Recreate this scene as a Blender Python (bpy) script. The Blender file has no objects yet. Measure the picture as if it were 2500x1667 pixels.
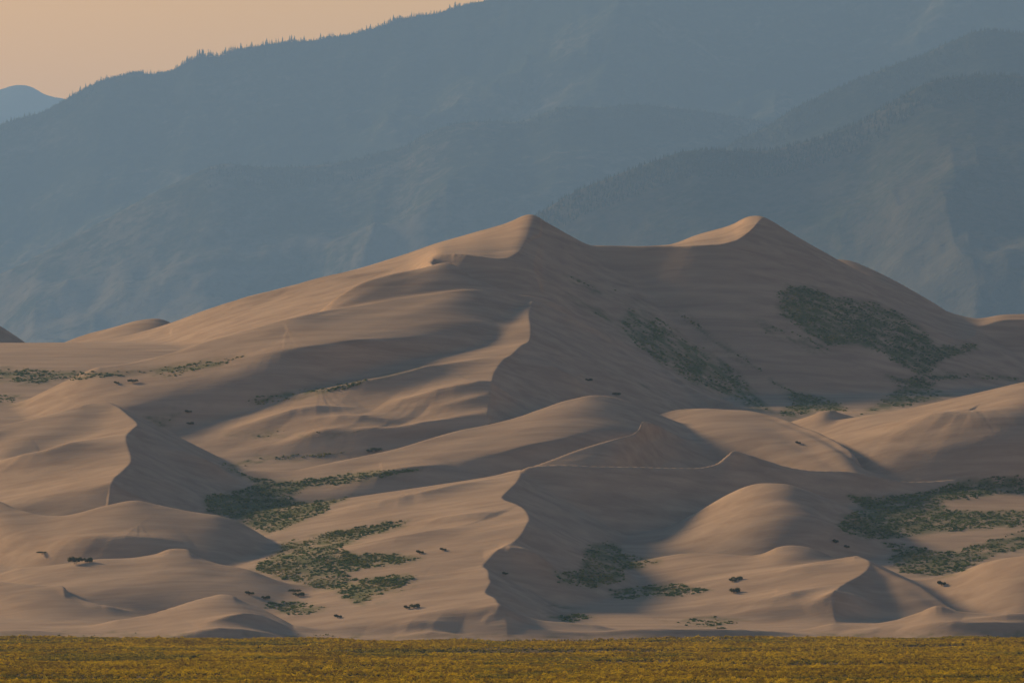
import bpy, math, random
import numpy as np

# ------------------------------------------------------------------ camera, sky, sun, exposure
sc = bpy.context.scene
P = 6.0e-5            # radians per pixel of a 2500 px wide frame
VH = 1407.0           # row of the true horizon
CAM_H = 18.0

cam_d = bpy.data.cameras.new("camera")
cam = bpy.data.objects.new("camera", cam_d)
sc.collection.objects.link(cam)
cam.location = (0, 0, CAM_H)
cam.rotation_euler = (math.radians(90), 0, 0)
cam_d.sensor_width = 36.0
cam_d.lens = 36.0 / (2500 * P)
cam_d.shift_y = (VH - 833.5) / 2500
cam_d.clip_start = 1.0
cam_d.clip_end = 90000.0
sc.camera = cam

SUN_EL, SUN_BACK = 18.0, 50.0       # height of the sun; degrees it stands behind "due left"
world = bpy.data.worlds.new("World")
sc.world = world
world.use_nodes = True
wn, wl = world.node_tree.nodes, world.node_tree.links
wn.clear()
w_out = wn.new("ShaderNodeOutputWorld")
w_bg = wn.new("ShaderNodeBackground")
w_sky = wn.new("ShaderNodeTexSky")
w_sky.sky_type = 'NISHITA'
w_sky.sun_disc = False
w_sky.sun_elevation = math.radians(SUN_EL)
w_sky.sun_rotation = math.radians(-(90 - SUN_BACK))
w_sky.altitude = 2500
w_sky.air_density = 1.0
w_sky.dust_density = 2.0
w_sky.ozone_density = 1.0
w_bg.inputs['Strength'].default_value = 0.05
# the dusty evening sky: warm tan low down all round, the sky model's own colour higher up
w_tc = wn.new("ShaderNodeTexCoord")
w_sep = wn.new("ShaderNodeSeparateXYZ")
w_low = wn.new("ShaderNodeMapRange")
w_low.interpolation_type = 'SMOOTHSTEP'
for k_, v_ in (('From Min', 0.085), ('From Max', 0.14), ('To Min', 1.0), ('To Max', 0.0)):
    w_low.inputs[k_].default_value = v_
w_tint = wn.new("ShaderNodeMix")
w_tint.data_type = 'RGBA'
w_tint.blend_type = 'MULTIPLY'
w_tint.inputs[7].default_value = (4.0, 1.38, 0.03, 1)
wl.new(w_tc.outputs['Generated'], w_sep.inputs[0])
wl.new(w_sep.outputs[2], w_low.inputs[0])
wl.new(w_low.outputs[0], w_tint.inputs[0])
wl.new(w_sky.outputs[0], w_tint.inputs[6])
wl.new(w_tint.outputs[2], w_bg.inputs['Color'])
wl.new(w_bg.outputs[0], w_out.inputs['Surface'])

sun_d = bpy.data.lights.new("sun", 'SUN')
sun_d.energy = 5.0
sun_d.angle = math.radians(6)
sun_d.color = (1.0, 0.64, 0.34)
sun = bpy.data.objects.new("sun", sun_d)
sc.collection.objects.link(sun)
_a, _e = math.radians(SUN_BACK), math.radians(SUN_EL)
SUN_DIR = (-math.cos(_e) * math.cos(_a), math.cos(_e) * math.sin(_a), math.sin(_e))   # towards the sun
from mathutils import Vector
sun.rotation_euler = Vector(SUN_DIR).to_track_quat('Z', 'Y').to_euler()
sun.location = (-800, 1500, 600)

sc.view_settings.view_transform = 'Standard'
sc.view_settings.look = 'None'
sc.view_settings.exposure = 0.72
sc.view_settings.gamma = 1.0
sc.view_settings.use_curve_mapping = False
sc.render.engine = 'CYCLES'
sc.cycles.use_denoising = True
sc.cycles.max_bounces = 4
sc.cycles.diffuse_bounces = 2
sc.cycles.volume_bounces = 0

# ------------------------------------------------------------------ helpers
rng = np.random.default_rng(7)
random.seed(7)

def link(o):
    sc.collection.objects.link(o)
    return o

def hash2(ix, iy, seed):
    h = (ix.astype(np.int64) * 374761393 + iy.astype(np.int64) * 668265263 + seed * 982451653) & 0xFFFFFFFF
    h = ((h ^ (h >> 13)) * 1274126177) & 0xFFFFFFFF
    h = (h ^ (h >> 16)) & 0xFFFF
    return h.astype(np.float32) / 65535.0

def vnoise(x, y, seed=0):
    """smooth value noise in -1..1"""
    ix, iy = np.floor(x), np.floor(y)
    fx, fy = (x - ix).astype(np.float32), (y - iy).astype(np.float32)
    fx = fx * fx * fx * (fx * (fx * 6 - 15) + 10)
    fy = fy * fy * fy * (fy * (fy * 6 - 15) + 10)
    a, b = hash2(ix, iy, seed), hash2(ix + 1, iy, seed)
    c, d = hash2(ix, iy + 1, seed), hash2(ix + 1, iy + 1, seed)
    return (a + (b - a) * fx + (c - a) * fy + (a - b - c + d) * fx * fy) * 2 - 1

def fbm(x, y, octaves=4, seed=0, gain=0.5, lac=2.03):
    s, amp, tot = 0, 1.0, 0
    for k in range(octaves):
        s = s + vnoise(x + 17.3 * k, y - 9.1 * k, seed + k) * amp
        tot += amp
        amp *= gain
        x, y = x * lac, y * lac
    return s / tot

def ridged(x, y, octaves=5, seed=0, gain=0.5, lac=2.07):
    s, amp, tot, w = 0, 1.0, 0, 1.0
    for k in range(octaves):
        n = 1 - np.abs(vnoise(x + 31.7 * k, y + 11.9 * k, seed + k))
        n = n * n * w
        w = np.clip(n * 1.6, 0, 1)
        s = s + n * amp
        tot += amp
        amp *= gain
        x, y = x * lac, y * lac
    return s / tot

def sstep(a, b, x):
    t = np.clip((x - a) / (b - a), 0, 1)
    return t * t * (3 - 2 * t)

def smax(a, b, k):
    h = np.clip(0.5 + 0.5 * (a - b) / k, 0, 1)
    return b + (a - b) * h + k * h * (1 - h)

def px(u, v, d):
    """a frame pixel at depth d as a point in the world"""
    return ((u - 1250) * P * d, d, CAM_H + (VH - v) * P * d)

def catmull(pts, step):
    """dense smooth polyline through pts (rows of equal length), about `step` apart in the first two columns"""
    pts = np.asarray(pts, float)
    q = np.vstack([2 * pts[0] - pts[1], pts, 2 * pts[-1] - pts[-2]])
    out = []
    for i in range(1, len(q) - 2):
        p0, p1, p2, p3 = q[i - 1], q[i], q[i + 1], q[i + 2]
        n = max(1, int(math.hypot(*(p2 - p1)[:2]) / step))
        # centripetal-ish: damp tangents to avoid overshoot between uneven points
        l01, l12, l23 = [max(1e-6, math.hypot(*(b - a)[:2])) for a, b in ((p0, p1), (p1, p2), (p2, p3))]
        m1 = ((p1 - p0) / l01 * l12 + (p2 - p1) / l12 * l01) / (l01 + l12) * l12
        m2 = ((p2 - p1) / l12 * l23 + (p3 - p2) / l23 * l12) / (l12 + l23) * l12
        for k in range(n):
            t = k / n
            out.append((2 * t**3 - 3 * t**2 + 1) * p1 + (t**3 - 2 * t**2 + t) * m1 + (-2 * t**3 + 3 * t**2) * p2 + (t**3 - t**2) * m2)
    out.append(pts[-1])
    return np.array(out)

def grid_mesh(name, X, Y, Z, mat):
    """one sheet from 2-D arrays of coordinates"""
    nd, nu = Z.shape
    me = bpy.data.meshes.new(name)
    co = np.stack([X, Y, Z], -1).reshape(-1, 3).astype(np.float32)
    me.vertices.add(len(co))
    me.vertices.foreach_set("co", co.ravel())
    idx = np.arange(nd * nu, dtype=np.int32).reshape(nd, nu)
    f = np.stack([idx[:-1, :-1], idx[:-1, 1:], idx[1:, 1:], idx[1:, :-1]], -1).reshape(-1, 4)
    me.loops.add(f.size)
    me.loops.foreach_set("vertex_index", f.ravel())
    me.polygons.add(len(f))
    me.polygons.foreach_set("loop_start", np.arange(0, f.size, 4, dtype=np.int32))
    me.polygons.foreach_set("use_smooth", np.ones(len(f), bool))
    me.update()
    me.validate()
    me.materials.append(mat)
    return link(bpy.data.objects.new(name, me))

class NT:
    """small helper for node materials"""
    def __init__(self, name):
        self.m = bpy.data.materials.new(name)
        self.m.use_nodes = True
        self.t = self.m.node_tree
        self.t.nodes.clear()
        self.out = self.t.nodes.new("ShaderNodeOutputMaterial")
    def n(self, kind, **kw):
        nd = self.t.nodes.new(kind)
        for k, v in kw.items():
            setattr(nd, k, v)
        return nd
    def l(self, a, b):
        self.t.links.new(a, b)
    def val(self, sock, v):
        sock.default_value = v
    def noise(self, vec, scale, detail=4, rough=0.5, dist=0.0):
        nd = self.n("ShaderNodeTexNoise")
        nd.inputs['Scale'].default_value = scale
        nd.inputs['Detail'].default_value = detail
        nd.inputs['Roughness'].default_value = rough
        nd.inputs['Distortion'].default_value = dist
        if vec is not None:
            self.l(vec, nd.inputs['Vector'])
        return nd.outputs['Fac']
    def mapping(self, vec, scale=(1, 1, 1), rot=(0, 0, 0)):
        nd = self.n("ShaderNodeMapping")
        nd.inputs['Scale'].default_value = scale
        nd.inputs['Rotation'].default_value = rot
        self.l(vec, nd.inputs['Vector'])
        return nd.outputs[0]
    def ramp(self, fac, stops):
        nd = self.n("ShaderNodeValToRGB")
        el = nd.color_ramp.elements
        while len(el) < len(stops):
            el.new(0.5)
        for e, (p, c) in zip(el, stops):
            e.position = p
            e.color = (*c, 1) if len(c) == 3 else c
        self.l(fac, nd.inputs['Fac'])
        return nd.outputs['Color']
    def mix(self, fac, a, b):
        nd = self.n("ShaderNodeMix", data_type='RGBA')
        for s, v in ((nd.inputs[0], fac), (nd.inputs[6], a), (nd.inputs[7], b)):
            if hasattr(v, 'is_linked'):
                self.l(v, s)
            else:
                s.default_value = v if not isinstance(v, tuple) else (*v, 1)
        return nd.outputs[2]
    def math(self, op, a, b=0.0, c=None):
        nd = self.n("ShaderNodeMath", operation=op)
        for s, v in zip(nd.inputs, (a, b, c)):
            if v is None:
                continue
            if hasattr(v, 'is_linked'):
                self.l(v, s)
            else:
                s.default_value = v
        return nd.outputs[0]
    def bsdf(self, color, rough=0.9, spec=0.1, bump=None, dist=1.0, strength=1.0):
        b = self.n("ShaderNodeBsdfPrincipled")
        if hasattr(color, 'is_linked'):
            self.l(color, b.inputs['Base Color'])
        else:
            b.inputs['Base Color'].default_value = (*color, 1)
        b.inputs['Roughness'].default_value = rough
        b.inputs['Specular IOR Level'].default_value = spec
        if bump is not None:
            bp = self.n("ShaderNodeBump")
            bp.inputs['Distance'].default_value = dist
            bp.inputs['Strength'].default_value = strength
            self.l(bump, bp.inputs['Height'])
            self.l(bp.outputs[0], b.inputs['Normal'])
        self.l(b.outputs[0], self.out.inputs['Surface'])
        return b
    def pos(self):
        return self.n("ShaderNodeNewGeometry").outputs['Position']
# ------------------------------------------------------------------ the dune field: one height field
U = np.concatenate([np.linspace(-1500, -90, 60)[:-1], np.arange(-90, 2591, 3.0), np.linspace(2590, 4000, 60)[1:]])
D = np.concatenate([np.arange(1930, 3190, 1.75), np.linspace(3190, 3500, 30)[1:]])
UU, DD = np.meshgrid(U, D)
GX = ((UU - 1250) * P * DD).astype(np.float32)
GY = DD.astype(np.float32)

FD = np.array([1800, 1960, 2000, 2030, 2080, 2200, 2350, 2500, 2620, 2750, 2850, 2950, 3100, 3300, 3600], float)
FVL = np.array([0, 0, 1556, 1530, 1500, 1395, 1255, 1112, 1000, 900, 845, 835, 850, 900, 1000], float)   # left floor rows
FZL = CAM_H + (VH - FVL) * P * FD
FZL[0:2] = (-6, -2.5)
FVR = np.array([0, 0, 1556, 1532, 1502, 1400, 1262, 1120, 1012, 985, 960, 930, 930, 960, 1000], float)
FZR = CAM_H + (VH - FVR) * P * FD
FZR[0:2] = (-6, -2.5)

def floor_z(d, u):
    w = sstep(1280, 1620, np.asarray(u, float))
    dd = np.asarray(d, float)
    s = 0
    for o in (-24, -12, 0, 12, 24):       # smoothed profile
        s = s + np.interp(dd + o, FD, FZL) * (1 - w) + np.interp(dd + o, FD, FZR) * w
    return s / 5

Z = floor_z(DD, UU).astype(np.float32)
FLOOR = Z.copy()

def depth_for(u, v, H):
    d = np.linspace(1940, 3300, 1361)
    f = floor_z(d, np.full_like(d, u)) + H - (CAM_H + (VH - v) * P * d)
    i = np.argmax(f > 0)
    return d[i] if f[i] > 0 else 3000.0

def fill(vals):
    """None entries interpolated by index"""
    i = np.arange(len(vals))
    ok = [k for k in i if vals[k] is not None]
    return np.interp(i, ok, [vals[k] for k in ok])

def ridge3d(pts, step=2.5):
    """(u, v, H or depth or None) rows -> dense world polyline; H is height over the valley floor, depth if > 1000"""
    ext = [(p[2] if len(p) > 2 else None) for p in pts]
    if any(e is not None and e > 1000 for e in ext):
        dep = fill(ext)
    else:
        Hs = fill(ext)
        dep = np.array([depth_for(p[0], p[1], h) for p, h in zip(pts, Hs)])
        if len(dep) > 3:                    # calm the depth along the line
            k = dep.copy()
            k[1:-1] = 0.25 * dep[:-2] + 0.5 * dep[1:-1] + 0.25 * dep[2:]
            dep = k
    w = [px(p[0], p[1], d) for p, d in zip(pts, dep)]
    return catmull(w, step)

def nearest(line, reach, extra=None, slip=None):
    """distance to the line, side (left of its direction +), height and value interpolated along it, run past the ends"""
    x0, x1 = line[:, 0].min() - reach, line[:, 0].max() + reach
    y0, y1 = line[:, 1].min() - reach, line[:, 1].max() + reach
    r0, r1 = np.searchsorted(D, y0), np.searchsorted(D, y1)
    r1 = max(r1, r0 + 1)
    ua, ub = 1250 + x0 / (P * (y0 if x0 < 0 else y1)), 1250 + x1 / (P * (y0 if x1 > 0 else y1))
    c0, c1 = np.searchsorted(U, ua), np.searchsorted(U, ub)
    win = (slice(r0, r1), slice(c0, c1))
    gx, gy = GX[win], GY[win]
    best = np.full(gx.shape, 1e12, np.float32)
    sd = np.zeros(gx.shape, np.float32)
    val = np.zeros(gx.shape, np.float32)
    ext = np.full(gx.shape, 0 if slip is None else -200, np.float32)
    over = np.zeros(gx.shape, np.float32)
    e = extra if extra is not None else np.zeros(len(line))
    L = line.astype(np.float32)
    n = len(L) - 1
    T = np.empty((n + 1, 2), np.float32)
    T[1:-1] = L[2:, :2] - L[:-2, :2]
    T[0], T[-1] = L[1, :2] - L[0, :2], L[-1, :2] - L[-2, :2]
    T /= np.linalg.norm(T, axis=1)[:, None] + 1e-9
    rows = D[win[0]]
    for i in range(n):
        ax, ay = L[i, 0], L[i, 1]
        dx, dy = L[i + 1, 0] - ax, L[i + 1, 1] - ay
        l2 = dx * dx + dy * dy + 1e-9
        m = reach + math.sqrt(l2)
        ra, rb = np.searchsorted(rows, ay - m), np.searchsorted(rows, ay + m)
        ca = np.searchsorted(U[win[1]], min(1250 + (ax - m) / (P * q) for q in (max(D[0], ay - m), ay + m)))
        cb = np.searchsorted(U[win[1]], max(1250 + (ax + m) / (P * q) for q in (max(D[0], ay - m), ay + m)))
        if rb <= ra or cb <= ca:
            continue
        s = (slice(ra, rb), slice(ca, cb))
        ox, oy = gx[s] - ax, gy[s] - ay
        tr = (ox * dx + oy * dy) / l2
        t = np.clip(tr, 0, 1)
        qx, qy = ox - t * dx, oy - t * dy
        d2 = qx * qx + qy * qy
        upd = d2 < best[s]
        tx, ty = T[i, 0] + t * (T[i + 1, 0] - T[i, 0]), T[i, 1] + t * (T[i + 1, 1] - T[i, 1])
        best[s] = np.where(upd, d2, best[s])
        sd[s] = np.where(upd, np.sign(tx * qy - ty * qx), sd[s])
        val[s] = np.where(upd, L[i, 2] + t * (L[i + 1, 2] - L[i, 2]), val[s])
        if slip is None:
            ext[s] = np.where(upd, e[i] + t * (e[i + 1] - e[i]), ext[s])
        else:                               # upper envelope of slip cones along the segment
            ll = math.sqrt(l2)
            g = (L[i + 1, 2] - L[i, 2]) / ll
            g = max(-0.95 * slip, min(0.95 * slip, g))
            pp = np.abs(dx * oy - dy * ox) / ll
            te = np.clip(tr + pp * (g / math.sqrt(slip * slip - g * g) / ll), 0, 1)
            ex, ey = ox - te * dx, oy - te * dy
            ext[s] = np.maximum(ext[s], L[i, 2] + te * (L[i + 1, 2] - L[i, 2]) - slip * np.sqrt(ex * ex + ey * ey))
        o = 0
        if i == 0:
            o = np.clip(-tr, 0, None) * math.sqrt(l2)
        if i == n - 1:
            o = o + np.clip(tr - 1, 0, None) * math.sqrt(l2)
        over[s] = np.where(upd, o, over[s])
    return win, np.sqrt(best), sd, val, ext, over

def box_blur(a, rr, rc):
    """two box passes along each axis of a 2-D array"""
    for ax, r in ((0, rr), (1, rc)):
        if r < 1:
            continue
        for _ in range(2):
            n = a.shape[ax]
            pad = [(0, 0), (0, 0)]
            pad[ax] = (r + 1, r)
            c = np.cumsum(np.pad(a, pad, mode='edge').astype(np.float64), axis=ax)
            if ax == 0:
                a = ((c[2 * r + 1:] - c[:-2 * r - 1]) / (2 * r + 1)).astype(np.float32)
            else:
                a = ((c[:, 2 * r + 1:] - c[:, :-2 * r - 1]) / (2 * r + 1)).astype(np.float32)
    return a

def spine(pts, pos, neg, r=0.0, reach=240, step=2.5, end=0.45, calm=6.0, back=None):
    """dune body under a winding brink: gentle slope `pos` left of its direction, slip face `neg` right of it (pos < 0: only a cut)"""
    line = ridge3d(pts, step)
    win, dist, sd, zc, env, over = nearest(line, reach, slip=neg)
    if pos < 0:
        return win, np.where((sd < 0) & (dist < reach), env, 1e3).astype(np.float32)
    o = np.argsort(line[:, 1], kind='stable')  # windward ramp, row by row
    rows = D[win[0]]
    k = np.ones(9) / 9
    xc = np.convolve(np.pad(np.interp(rows, line[o, 1], line[o, 0]), 4, mode='edge'), k, 'valid')
    zr = np.interp(rows, line[o, 1], line[o, 2])
    back = end if back is None else back
    yo = end * np.clip(line[:, 1].min() - rows, 0, None) + back * np.clip(rows - line[:, 1].max(), 0, None)
    dx = np.clip(xc[:, None] - GX[win], 0, None)
    h = (zr - yo)[:, None] - pos * dx - 0.0035 * np.clip(dx - 0.62 * reach, 0, None) ** 2
    h = np.where(dx < reach, h, -60).astype(np.float32)
    h = np.maximum(h, -60)
    b = box_blur(h, max(1, int(calm / 3.5)), max(1, int(calm / 0.9)))
    left = sd > 0
    w = sstep(1, calm + 2, dist * left)
    h = h * (1 - w) + b * w - neg * np.clip(GX[win] - xc[:, None] - 0.4, 0, None)
    h = np.maximum(h, np.where(dist < reach, np.maximum(env - end * over, -60), -60))
    return win, h.astype(np.float32)

def curtain(pts, back, front, r=1.0, end=0.35, calm_u=10, lf=45, lb=90, even=True):
    """dune ridge lying across the view: falls `back` away from and `front` towards the reader's side, line by line"""
    line = ridge3d(pts, 1.5)
    lu = 1250 + line[:, 0] / (P * line[:, 1])
    o = np.argsort(lu, kind='stable')
    lu, ly, lz = lu[o], line[o, 1], line[o, 2]
    yc, zc = np.interp(U, lu, ly), np.interp(U, lu, lz)
    row = (zc - CAM_H) / yc                   # the crest keeps its height in the view while its depth is evened out
    k = np.ones(2 * calm_u + 1) / (2 * calm_u + 1)
    for _ in range(2):
        yc = np.convolve(np.pad(yc, calm_u, mode='edge'), k, 'valid')
    zc = CAM_H + row * yc
    ov = (np.clip(lu[0] - U, 0, None) + np.clip(U - lu[-1], 0, None)) * P * yc
    zc = zc - end * (np.sqrt(ov * ov + 9) - 3)
    if isinstance(back, list):
        back = np.interp(U, *zip(*back))[None, :]
    if isinstance(front, list):
        front = np.interp(U, *zip(*front))[None, :]
    t = GY - yc[None, :].astype(np.float32)
    dd = np.sqrt(t * t + r * r) - r
    h = zc[None, :] - np.where(t > 0, back, front) * dd
    h = h - 0.006 * np.where(t > 0, np.clip(t - lb, 0, None), np.clip(-t - lf, 0, None)) ** 2
    h = np.maximum(h, -60).astype(np.float32)
    if not even:
        return (slice(None), slice(None)), box_blur(h, 0, 2)
    b = box_blur(h, 0, 14)
    w = sstep(1, 14, np.abs(t))
    h = h * (1 - w) + b * w
    b = box_blur(b, 0, 30)
    w = sstep(10, 45, np.abs(t))
    h = h * (1 - w) + b * w
    return (slice(None), slice(None)), h.astype(np.float32)

def raise_to(wh, k=2.0):
    win, h = wh
    Z[win] = smax(Z[win], h.astype(np.float32), k)

def raycast(u, v, add=0.0):
    """first depth at which the sheet (lifted by add) meets the ray of a pixel"""
    j = np.clip(np.searchsorted(U, u), 1, len(U) - 1)
    t = (u - U[j - 1]) / (U[j] - U[j - 1])
    col = Z[:, j - 1] * (1 - t) + Z[:, j] * t + add
    f = col - (CAM_H + (VH - v) * P * D)
    i = np.argmax(f > 0)
    if f[i] <= 0:
        return float(D[np.argmax(f)])
    if i == 0:
        return float(D[0])
    return float(D[i - 1] + (D[i] - D[i - 1]) * (-f[i - 1]) / (f[i] - f[i - 1]))

def wave(pts, A, wpos, wneg, r=1.5, taper=(1, 1)):
    """a lesser ridge laid on the dunes along a line of pixels: height A, widths behind/left (wpos) and before/right (wneg)"""
    q = catmull(np.array(pts, float), 28)     # pixels, closely spaced
    pts = [tuple(p) for p in q]
    n = len(pts)
    a = np.ones(n) * A
    f = np.linspace(0, 1, n)
    if taper[0]:
        a *= np.clip(f * 4 / taper[0], 0, 1) if taper[0] > 0 else 1
    if taper[1]:
        a *= np.clip((1 - f) * 4 / taper[1], 0, 1)
    dep = np.array([raycast(p[0], p[1], ai) for p, ai in zip(pts, a)])
    cuts = [0]                              # where the ray slips past a crest in front the line is broken into runs
    for i in range(1, n):
        if abs(dep[i] - dep[i - 1]) > 1.0 + 0.07 * abs(pts[i][0] - pts[i - 1][0]) + 1.2 * abs(pts[i][1] - pts[i - 1][1]):
            cuts.append(i)
    cuts.append(n)
    for lo, hi in zip(cuts, cuts[1:]):
        k = hi - lo
        if k < 6:
            continue
        g = np.arange(k)
        aa = a[lo:hi].copy()
        if lo > 0:
            aa *= np.clip((g - 1) / max(5.0, 0.45 * k), 0, 1)
        if hi < n:
            aa *= np.clip((k - 2 - g) / max(5.0, 0.45 * k), 0, 1)
        dd = dep[lo:hi].copy()
        for _ in range(10):
            q = dd.copy()
            q[1:-1] = 0.25 * dd[:-2] + 0.5 * dd[1:-1] + 0.25 * dd[2:]
            dd = q
        w = np.array([(*px(p[0], p[1], d), ai) for p, d, ai in zip(pts[lo:hi], dd, aa)])
        line = catmull(w, 3.0)
        reach = 3.2 * max(wpos, wneg)
        win, dist, sd, _, amp, _ = nearest(line[:, :3], reach, line[:, 3])
        wd = np.where(sd > 0, wpos, wneg)
        f = np.exp(-(np.sqrt(dist * dist + r * r) - r) / wd)
        f = np.clip((f - 0.04) / 0.96, 0, 1)
        Z[win] += (amp * f * (dist < reach)).astype(np.float32)

# ---- far dune on the right, with its sharp brink
def through(sky, brink, low, high):
    """front slope, column by column, that carries the body from its skyline down to its brink"""
    us = np.arange(low, high + 1, 10.0)
    f = lambda pts, k: np.interp(us, [p[0] for p in pts], [p[k] for p in pts])
    zs = CAM_H + (VH - f(sky, 1)) * P * f(sky, 2)
    zb = CAM_H + (VH - f(brink, 1)) * P * f(brink, 2)
    sl = np.clip((zs - zb) / np.clip(f(sky, 2) - f(brink, 2), 3, None), 0.03, 0.34)
    return [(-9e3, 0.13), (low - 60, 0.13)] + list(zip(us, sl))
SKY_R = [(1300, 612, 3060), (1380, 606, 3065), (1500, 603, 3070), (1600, 601, 3070), (1633, 598, 3070), (1702, 574, 3065), (1782, 550, 3055), (1815, 533, 3042), (1828, 528, 3037), (1845, 527, 3032),
         (1867, 531, 3025), (1941, 574, 3025), (2048, 635, 3020), (2154, 690, 3020), (2261, 738, 3020), (2340, 769, 3020),
         (2383, 777, 3020), (2447, 768, 3020), (2500, 767, 3020), (2600, 764, 3020), (2900, 780, 3020)]
BRINK_R = [(1300, 604, 2970), (1439, 600, 2970), (1569, 601, 2968), (1633, 601, 2966), (1702, 601, 2962), (1761, 597, 2964), (1798, 588, 2972),
           (1824, 574, 2984), (1846, 553, 3002), (1867, 532, 3022), (1941, 574, 3016), (2048, 634, 3010), (2154, 690, 3005), (2261, 738, 3000),
           (2340, 770, 3000), (2500, 790, 3000), (2900, 800, 3000)]
w1 = curtain(SKY_R, 0.35, through(SKY_R, BRINK_R, 1380, 1860), r=2, lf=130, calm_u=3, even=False)
c1 = spine(BRINK_R, -1.0, 0.52, reach=300)
def carve(body, cut):
    """body lowered to the slip face `cut` wherever that lies below it"""
    out = np.full(Z.shape, -1e3, np.float32)
    out[body[0]] = body[1]
    c = np.full(Z.shape, 1e3, np.float32)
    c[cut[0]] = cut[1]
    return (slice(None), slice(None)), np.minimum(out, c)
raise_to(carve(w1, c1), 2.0)
# small lit dune behind its right shoulder, dunes at the left edge of the skyline
raise_to(curtain([(1960, 640, 3110), (2048, 634, 3110), (2069, 636, 3110), (2110, 650, 3105), (2154, 670, 3095), (2261, 729, 3080), (2330, 772, 3070)], 0.4, 0.12, r=2))
raise_to(curtain([(60, 850, 3070), (150, 838, 3070), (188, 824, 3070), (276, 799, 3070), (344, 781, 3070), (394, 779, 3070), (430, 795, 3070), (480, 830, 3070)], 0.4, 0.15, r=4))
raise_to(curtain([(-200, 720, 3110), (-60, 775, 3110), (0, 797, 3110), (36, 820, 3110), (80, 850, 3110)], 0.3, 0.3, r=3))
# ---- the highest dune
SKY_M = [(60, 850, 2990), (180, 842, 2995), (300, 822, 2995), (415, 789, 2995), (497, 759, 2995), (574, 734, 2995), (689, 703, 2995), (800, 676, 2990), (904, 649, 2990), (1010, 614, 2990),
         (1063, 596, 2990), (1155, 569, 2985), (1252, 539, 2980), (1280, 526, 2978), (1298, 523, 2976), (1318, 531, 2974), (1326, 537, 2972),
         (1438, 600, 2970), (1516, 646, 2960), (1622, 713, 2940), (1720, 790, 2920), (1800, 870, 2890)]
BRINK_M = [(1020, 629, 2858), (1058, 627, 2860), (1066, 621, 2864), (1080, 620, 2860), (1104, 622, 2858), (1137, 624, 2854), (1175, 628, 2852), (1206, 632, 2852), (1234, 631, 2856),
           (1257, 624, 2868), (1275, 610, 2888), (1285, 595, 2906), (1298, 583, 2922), (1318, 576, 2938), (1323, 559, 2954), (1326, 538, 2970),
           (1438, 600, 2966), (1516, 646, 2956), (1622, 713, 2936), (1720, 790, 2916), (1800, 870, 2886)]
w2 = curtain(SKY_M, 0.4, through(SKY_M, BRINK_M, 1060, 1320), r=2, lf=170, calm_u=3, even=False)
c2 = spine(BRINK_M, -1.0, 0.55, reach=300)
c2[1][U[c2[0][1]][None, :] < 1058 + np.clip((2860 - D[c2[0][0]]) / 95 * 29, 0, 40)[:, None]] = 1e3   # left of the brink's tip the shoulder below bounds the body instead
SHOULDER = [(775, 764, 2716), (830, 720, 2728), (880, 692, 2738), (951, 671, 2750), (1028, 656, 2762), (1086, 643, 2765), (1155, 679, 2752)]
_q = np.array(SHOULDER, float)
_yq = np.interp(U, _q[:, 0], _q[:, 2])
_zq = CAM_H + (VH - np.interp(U, _q[:, 0], _q[:, 1])) * P * _yq
_w = w2[1]
_at = lambda y: _w[np.clip(np.searchsorted(D, y), 0, len(D) - 1), np.arange(len(U))]
_yf = _yq + np.clip(_at(_yq) - _zq, 0, 12) / (0.36 - 0.13) - 1.5 * np.clip(775 - U, 0, None) * P * 2740
_yf = np.convolve(np.pad(_yf, 6, mode='edge'), np.ones(13) / 13, 'valid')
_t = _yf[None, :] - GY
c3 = (slice(None), slice(None)), np.where((_t > 0) & (U < 1087)[None, :], _at(_yf)[None, :] - 0.36 * _t, 1e3).astype(np.float32)
_b = carve(carve(w2, c2), c3)[1]
_r, _c = slice(*np.searchsorted(D, (2775, 2885))), slice(*np.searchsorted(U, (1010, 1110)))
_m = (np.sin(np.linspace(0, np.pi, _b[_r, _c].shape[0]))[:, None] * np.sin(np.linspace(0, np.pi, _b[_r, _c].shape[1]))[None, :]) ** 0.5
_b[_r, _c] = _b[_r, _c] * (1 - _m) + box_blur(_b[_r, _c], 3, 3) * _m      # wind-rounded tip of the brink
raise_to(((slice(None), slice(None)), _b), 2.0)
# ---- its front shoulder, running down to the right as a long flank
raise_to(curtain(SHOULDER[:-1] + [(1155, 679, 2752),
               (1206, 699, 2742), (1265, 720, 2741), (1294, 725, 2743), (1366, 744, 2750), (1412, 773, 2754), (1489, 815, 2752), (1565, 865, 2742),
               (1642, 914, 2722), (1700, 953, 2702), (1840, 1004, 2655)], [(900, 0.08), (1050, 0.12), (1140, 0.5)], [(700, 0.22), (900, 0.34), (1200, 0.36), (1285, 0.5), (1300, 0.55)], r=5.0, lf=90, end=1.2), 1.5)
# ---- upper spine
raise_to(spine([(1188, 1020, 14), (1194, 985, 17), (1198, 945, 19), (1202, 918, 21), (1213, 899), (1225, 882), (1255, 859), (1271, 842, 24), (1290, 832, 25),
               (1293, 799, 26.5), (1289, 773), (1292, 752), (1298, 741, 28.5), (1292, 734), (1293, 724, 28.5)], 0.155, 0.53, calm=14, end=0.40), 1.5)
raise_to(curtain([(250, 893, 2632), (344, 880, 2640), (421, 861, 2650), (497, 836, 2658), (574, 815, 2664), (651, 792, 2670), (727, 773, 2676), (804, 757, 2694), (900, 742, 2705), (1002, 726, 2715),
                  (1091, 711, 2722), (1130, 708, 2726), (1175, 711, 2731), (1219, 720, 2735), (1262, 733, 2739)], 0.05, 0.24, r=1.5, lf=60, end=0.5), 2.0)
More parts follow.
